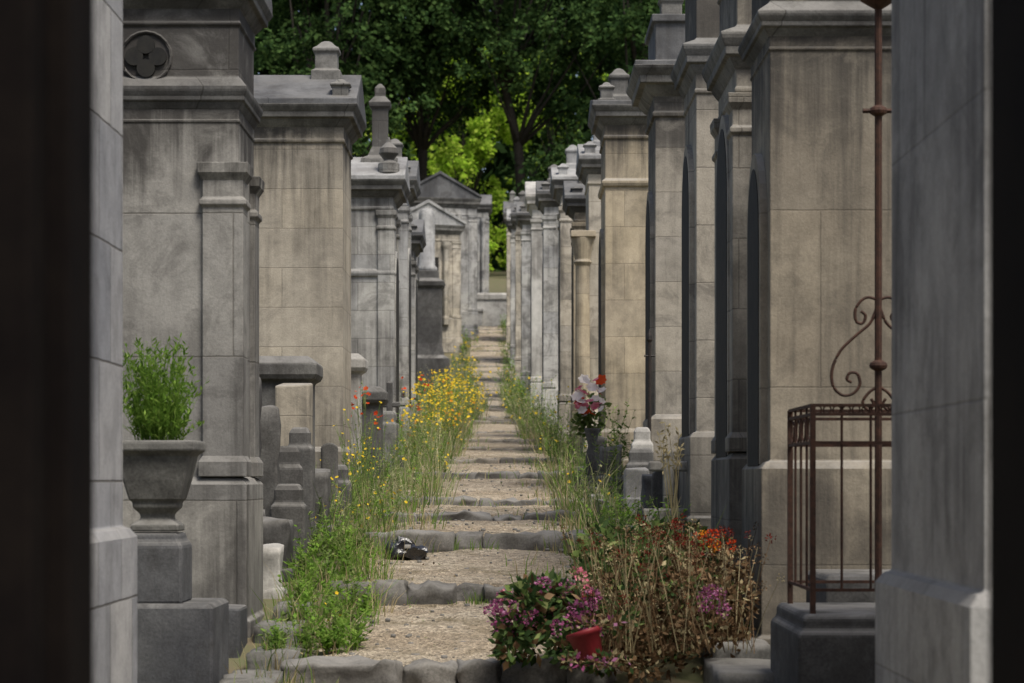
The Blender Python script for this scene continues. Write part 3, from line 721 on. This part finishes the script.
for i in range(520):
    y=18.5+R.random()**1.15*60; x=redge(y)+(R.uniform(-.14,.5) if y<45 else R.uniform(-.4,.25))
    if noise.noise(Vector((x*2.2,y*.7,15)))<(.05 if y<45 else -.06): continue
    tuft(q,x,y,8,R.uniform(.10,.68),.003+.00008*y,R.choice((0,2)),.18,.9,dry=.5,drymi=R.choice((1,8)))
for i in range(14): weed(q,R.uniform(1.1,1.5),R.uniform(27.5,31),R.uniform(.7,1.35),2,None,ll=.11,nl=24)
for i in range(70): weed(q,R.uniform(.75,1.4),R.uniform(17.2,22),R.uniform(.12,.45),R.choice((0,2)),None,ll=.08,nl=18,bush=.8)
q.build('tall_grass',MF)
q=Q()
for i in range(190):
    y=R.uniform(60,127); s=R.choice((-1,1)); x=cx(y)+s*(hw(y)+R.uniform(-.2,.35))-(0 if s>0 else R.uniform(0,.6))
    weed(q,x,y,R.uniform(.3,1.1),R.choice((0,2,2)),3 if (s<0 and R.random()<.3) else None,.04,16,.14,4,.7)
q.build('wildflowers',MF)
def leafball(q,c,r,n,size,mis,flat=1):
    for i in range(n):
        d=Vector((R.gauss(0,1),R.gauss(0,1),R.gauss(0,1))).normalized(); p=c+Vector((d.x*r.x,d.y*r.y,d.z*r.z))*R.uniform(.55,1.0)
        dd=(d+Vector((R.uniform(-.8,.8),R.uniform(-.8,.8),R.uniform(-.5,.6)))).normalized()*size*R.uniform(.6,1.3)
        q.leaf(p,dd,dd.cross(Vector((R.uniform(-1,1),R.uniform(-1,1),R.uniform(-1,1)))).normalized()*size*R.uniform(.2,.38),R.choice(mis))
def bloom(q,c,r,mi,n=40):
    for i in range(n):
        d=Vector((R.gauss(0,1),R.gauss(0,1)-.3,R.gauss(0,1)+.4)).normalized()
        p=c+d*r*R.uniform(.5,1); dd=(d+Vector((R.uniform(-1,1),R.uniform(-1,1),R.uniform(-1,1)))*.6).normalized()*r*.5
        w=dd.cross(d)
        q.leaf(p,dd,w.normalized()*r*.2 if w.length>.001 else Vector((r*.2,0,0)),mi,.6)
MBQ=[G_dkgreen,G_brown,G_grass,G_mag,G_red,G_dred,G_ora,G_dry,G_pink]
q=Q()
for i in range(30):
    x=R.uniform(-.1,.45)
    c=Vector((x,R.uniform(14.3,15.0),-1.02+R.uniform(0,.42)*(1-1.2*abs(x-.25))))
    leafball(q,c,Vector((.1,.1,.08)),60,.075,(0,0,0,2,1))
for i in range(40):
    x=R.uniform(-.12,.5); y=R.uniform(14.2,14.9); bloom(q,Vector((x,y,-.95+R.uniform(-.08,.42)*(1-1.3*abs(x-.28)))),R.uniform(.028,.06),3 if R.random()<.85 else 8,42)
q.build('flower_bouquet',MBQ)
q=Q()
for i in range(120):
    x=R.uniform(.5,1.42); y=R.uniform(14.1,15.8)
    top=-.52 if x>.75 else -.72
    top+=.22*noise.noise(Vector((x*5,y*3,0)))
    z=R.uniform(-1.1,top+(.15 if y>15 else -.05))
    leafball(q,Vector((x,y,z)),Vector((.1,.1,.09)),65,.048,(1,1,1,1,7) if R.random()<.75 else (0,0,1,2))
for i in range(230):
    x=R.uniform(.45,1.42); y=R.uniform(13.9,15.4)
    b=Vector((x,y,-1.0)); t=b+Vector((R.uniform(-.22,.18),R.uniform(-.25,.1),R.uniform(.25,.72)))
    q.stem([b,b.lerp(t,.5)+Vector((0,0,.03)),t],.003,R.choice((1,1,7)))
    bloom(q,t,R.uniform(.015,.036),R.choice((1,1,1,7,5)),22)
for i in range(10):
    bloom(q,Vector((R.uniform(1.15,1.34),R.uniform(14.4,15.3),R.uniform(-.43,-.33))),R.uniform(.025,.04),R.choice((4,4,6)),36)
for i in range(14):
    bloom(q,Vector((R.uniform(.8,1.1),R.uniform(15,15.6),R.uniform(-.42,-.25))),.035,5,34)
for i in range(9):
    bloom(q,Vector((R.uniform(1.1,1.25),R.uniform(14.0,14.2),R.uniform(-.76,-.64))),.035,3,34)
for i in range(110):
    b=Vector((R.uniform(.45,1.25),R.uniform(15.2,16.6),-.95)); hh=R.uniform(.35,.85)
    q.blade(b,hh,Vector((R.uniform(-.25,.25),0,0)),.007,R.choice((2,2,7)))
    leafball(q,b+Vector((0,0,hh*.7)),Vector((.07,.06,.09)),14,.07,(0,2))
q.build('dried_flower_bush',MBQ)
e=empty('red_flower_pot'); mb=MB()
mb.lathe(0,0,[(.065,0),(.07,.01),(.095,.13),(.105,.135),(.108,.16),(.10,.165),(.092,.16),(.06,.04)],24)
mb.build('pot',[M_pot],e,smooth=True)
mb=MB(); mb.lathe(0,0,[(.085,.12),(.05,.14),(.01,.145)],16); mb.build('soil',[M_soil],e)
e.matrix_world=Matrix.Translation((.46,14.0,-1.03))@Matrix.Rotation(-.30,4,'Y')@Matrix.Rotation(-.10,4,'X')
q=Q()
for i in range(24): leafball(q,Vector((R.uniform(.30,.70),R.uniform(13.86,14.1),R.choice((-1.03,-1.05,-.85,-.83)))),Vector((.05,.05,.03)),20,.042,(0,1,1,7,3))
q.build('fallen_foliage',MBQ)
e=empty('lily_bouquet'); q=Q()
for i in range(34):
    flower(q,Vector((R.uniform(.78,1.12),R.uniform(29.5,29.9),R.uniform(.80,1.25))),R.uniform(.05,.09),R.choice((4,4,3,3,4,5)),6)
for i in range(10): leafball(q,Vector((R.uniform(.84,1.1),30,R.uniform(.6,1.0))),Vector((.09,.08,.1)),26,.1,(0,2,2))
q.build('flowers',[G_grass,G_dry,G_grass,G_whi,G_pink,G_red,G_ora],e)
mb=MB(); mb.lathe(.99,29.9,[(.07,-.1),(.08,.3),(.05,.42),(.09,.6),(.10,.64)],14); mb.build('vase',[M_dark],e,smooth=True)
q=Q()
for i in range(12):
    b=Vector((1.40+R.uniform(-.05,.05),20.6,-.5)); t=b+Vector((R.uniform(-.12,.08),0,R.uniform(.6,1.0)))
    q.stem([b,b.lerp(t,.5),t],.004,0)
    for k in range(6):
        d=Vector((R.uniform(-.6,.6),R.uniform(-.5,.5),R.uniform(-.3,1))).normalized()*.06; q.leaf(t-Vector((0,0,.03*k)),d,d.cross(Vector((0,1,0))).normalized()*.009,0)
q.build('dry_seed_stalks',[G_dry])
mb=MB()
zb=tread(19.8)
mb.rock(-1.0,-.80,19.6,19.85,zb-.02,zb+.12,amp=.07,n=10,rnd=.8,freq=11); mb.rock(-.88,-.70,19.55,19.7,zb-.02,zb+.07,amp=.05,n=8,rnd=.8,freq=13); mb.rock(-.87,-.82,19.56,19.6,zb+.07,zb+.10,1,amp=.01,n=3)
mb.build('plastic_bag',[M_plastic,M_white])
mb=MB()
for i in range(480):
    y=12+R.random()**1.6*25; x=cx(y)+R.uniform(-1,1)*hw(y); s=R.uniform(.005,.022); z=tread(y)
    mb.rock(x-s,x+s,y-s,y+s,z-s*.8,z+s*.8,amp=.003,n=2,rnd=.8)
mb.build('pebbles',[M_rock],smooth=True)
q=Q()
for i in range(1500):
    y=12+R.random()**1.4*30; u=R.choice((-1,1))*(1-R.random()**2*.9); x=cx(y)+u*(hw(y)+.1)
    d=Vector((R.uniform(-1,1),R.uniform(-1,1),R.uniform(0,.4))).normalized()*R.uniform(.015,.05)
    q.leaf(Vector((x,y,tread(y)+.008)),d,d.cross(Vector((0,0,1))).normalized()*.008,R.choice((0,1,2)))
q.build('leaf_litter',[G_brown,G_dry,G_grass])

# ------------------------------------------------------------------ trees
def tree(x,y,h,cr_,nleaf,mats,trunk=.45,crown0=.28,ls=.34,seed=1,clumps=46,lean=0):
    rr=random.Random(seed); z0=g(y)
    e=empty('tree'); mb=MB()
    top=Vector((x+lean,y,z0+h*.8)); base=Vector((x,y,z0-.5))
    pts=[base.lerp(top,t/7)+Vector((rr.uniform(-.3,.3),rr.uniform(-.2,.2),0))*(t>0) for t in range(8)]
    mb.tube(pts,trunk,9,r2=trunk*.2)
    cl=[]
    for i in range(clumps):
        t=rr.random(); a=rr.uniform(0,6.28)
        zz=z0+h*(crown0+(1-crown0)*t)
        rad=cr_*math.sin(math.pi*min(.98,(.14+.8*t)))**.7*math.sqrt(rr.uniform(.15,1))
        c=Vector((x+lean*t+rad*math.cos(a),y+rad*math.sin(a),zz)); cl.append((c,rr.uniform(.75,1.4)*cr_*.25))
        if i%2==0:
            s=pts[min(6,1+int((crown0*.7+.5*t)*6))]; m=s.lerp(c,.5)+Vector((rr.uniform(-.4,.4),0,-.3+rr.uniform(-.4,.4)))
            mb.tube([s,s.lerp(m,.5)+Vector((0,0,.2)),m,c],trunk*.36,6,r2=.03)
    mb.build('trunk_and_limbs',[M_bark],e,smooth=True)
    rng=np.random.default_rng(seed); per=nleaf//len(cl)
    V=[];Mi=[]
    for c,r in cl:
        ns=max(6,per//34); sd=rng.normal(size=(ns,3)); sd/=np.linalg.norm(sd,axis=1)[:,None]
        sp=np.array(c)+sd*r*rng.uniform(.45,1.1,size=(ns,1))*np.array([1.25,1.25,.75])
        k=rng.integers(0,ns,size=per); t=rng.random((per,1))
        out=sd[k]*np.array([1,1,.2])+np.array([0,0,-.55])
        p=sp[k]+out*t*r*.6+rng.normal(size=(per,3))*r*.15*(1-.4*t)
        dirv=out*.7+rng.normal(size=(per,3))*.5; dirv/=np.linalg.norm(dirv,axis=1)[:,None]
        L=ls*rng.uniform(.55,1.25,size=(per,1))
        side=np.cross(dirv,rng.normal(size=(per,3))*.6+np.array([0,-.6,.9])); side/=np.linalg.norm(side,axis=1)[:,None]+1e-6
        nrm=np.cross(dirv,side); side=np.cross(nrm,dirv)
        W=side*L*.34; D=dirv*L
        V.append(np.stack([p,p+D*.5+W,p+D,p+D*.5-W],axis=1))
        Mi.append(np.where(rng.random(per)<.82,0,1))
    V=np.concatenate(V).astype(np.float32); Mi=np.concatenate(Mi).astype(np.int32); n=len(V)
    me=bpy.data.meshes.new('crown'); me.vertices.add(4*n); me.vertices.foreach_set('co',V.ravel())
    me.loops.add(4*n); me.loops.foreach_set('vertex_index',np.arange(4*n,dtype=np.int32))
    me.polygons.add(n); me.polygons.foreach_set('loop_start',np.arange(0,4*n,4,dtype=np.int32)); me.polygons.foreach_set('loop_total',np.full(n,4,dtype=np.int32))
    for m in mats: me.materials.append(m)
    me.polygons.foreach_set('material_index',Mi); me.update(calc_edges=True)
    ob=bpy.data.objects.new('crown',me); COL.objects.link(ob); ob.parent=e
    return e
DK=[G_leafdark,G_leafdeep]
tree(-11.5,148,26,6.4,34000,DK,seed=3,crown0=.12,trunk=.5,clumps=58)
tree(-5.4,152,29,6.0,30000,DK,seed=13,crown0=.44,trunk=.42,clumps=54)
tree(2.3,150,30,6.4,36000,DK,seed=4,crown0=.44,trunk=.45,lean=-5,clumps=62)
tree(7.8,147,26,5.8,32000,DK,seed=5,crown0=.08,clumps=58)
tree(-18.5,152,26,6.5,12000,DK,seed=6,crown0=.15)
tree(15,156,27,7,12000,DK,seed=8,crown0=.12)
tree(-3.6,196,18,6.0,17000,[G_leafsun,G_leafsun],seed=21,crown0=.02,trunk=.2,ls=.42)
tree(4.5,206,19,6.0,8000,[G_leafdark,G_leafsun],seed=22,crown0=.02,trunk=.2,ls=.5)
tree(-12,206,17,6.0,8000,[G_leafdark,G_leafsun],seed=23,crown0=.02,trunk=.2,ls=.5)
q=Q(); rng=random.Random(5)
for i in range(34000):
    x=rng.uniform(-42,42); y=rng.uniform(212,232)+4*math.sin(x*.5); z=g(y)-1+38*rng.random()**.9
    d=Vector((rng.gauss(0,1),rng.gauss(0,1),rng.gauss(0,1)-.4)).normalized()*rng.uniform(1.1,2.2)
    q.leaf(Vector((x,y,z)),d,d.cross(Vector((rng.gauss(0,1),rng.gauss(0,1),rng.gauss(0,1)))).normalized()*.55,0 if rng.random()<.75 else 1)
q.build('distant_trees',[G_leafdeep,G_leafdark])

# ------------------------------------------------------------------ camera / light
cam=bpy.data.cameras.new('camera'); co=bpy.data.objects.new('camera',cam); COL.objects.link(co)
co.location=(0,0,0); co.rotation_euler=(math.radians(90),0,0)
cam.sensor_width=36; cam.lens=85; cam.shift_y=(480-341.5)/1024; cam.clip_end=2000; cam.clip_start=.1
cam.dof.use_dof=True; cam.dof.focus_distance=21; cam.dof.aperture_fstop=4.2
scene.camera=co
w=bpy.data.worlds.new('World'); scene.world=w; w.use_nodes=True; nt=w.node_tree
bg=nt.nodes['Background']; sky=nt.nodes.new('ShaderNodeTexSky'); sky.sky_type='NISHITA'; sky.sun_disc=False
az=math.radians(145); el=math.radians(60)
sky.sun_elevation=el; sky.sun_rotation=az; sky.dust_density=4; sky.air_density=1.0
nt.links.new(sky.outputs[0],bg.inputs[0]); bg.inputs[1].default_value=.15
sun=bpy.data.lights.new('sun','SUN'); sun.energy=4.0; sun.angle=math.radians(20); sun.color=(1,.95,.87)
so=bpy.data.objects.new('sun',sun); COL.objects.link(so)
dirv=Vector((math.sin(az)*math.cos(el),math.cos(az)*math.cos(el),math.sin(el)))
so.rotation_euler=dirv.to_track_quat('Z','Y').to_euler(); so.location=dirv*50
scene.view_settings.view_transform='Standard'; scene.view_settings.look='None'; scene.view_settings.exposure=0
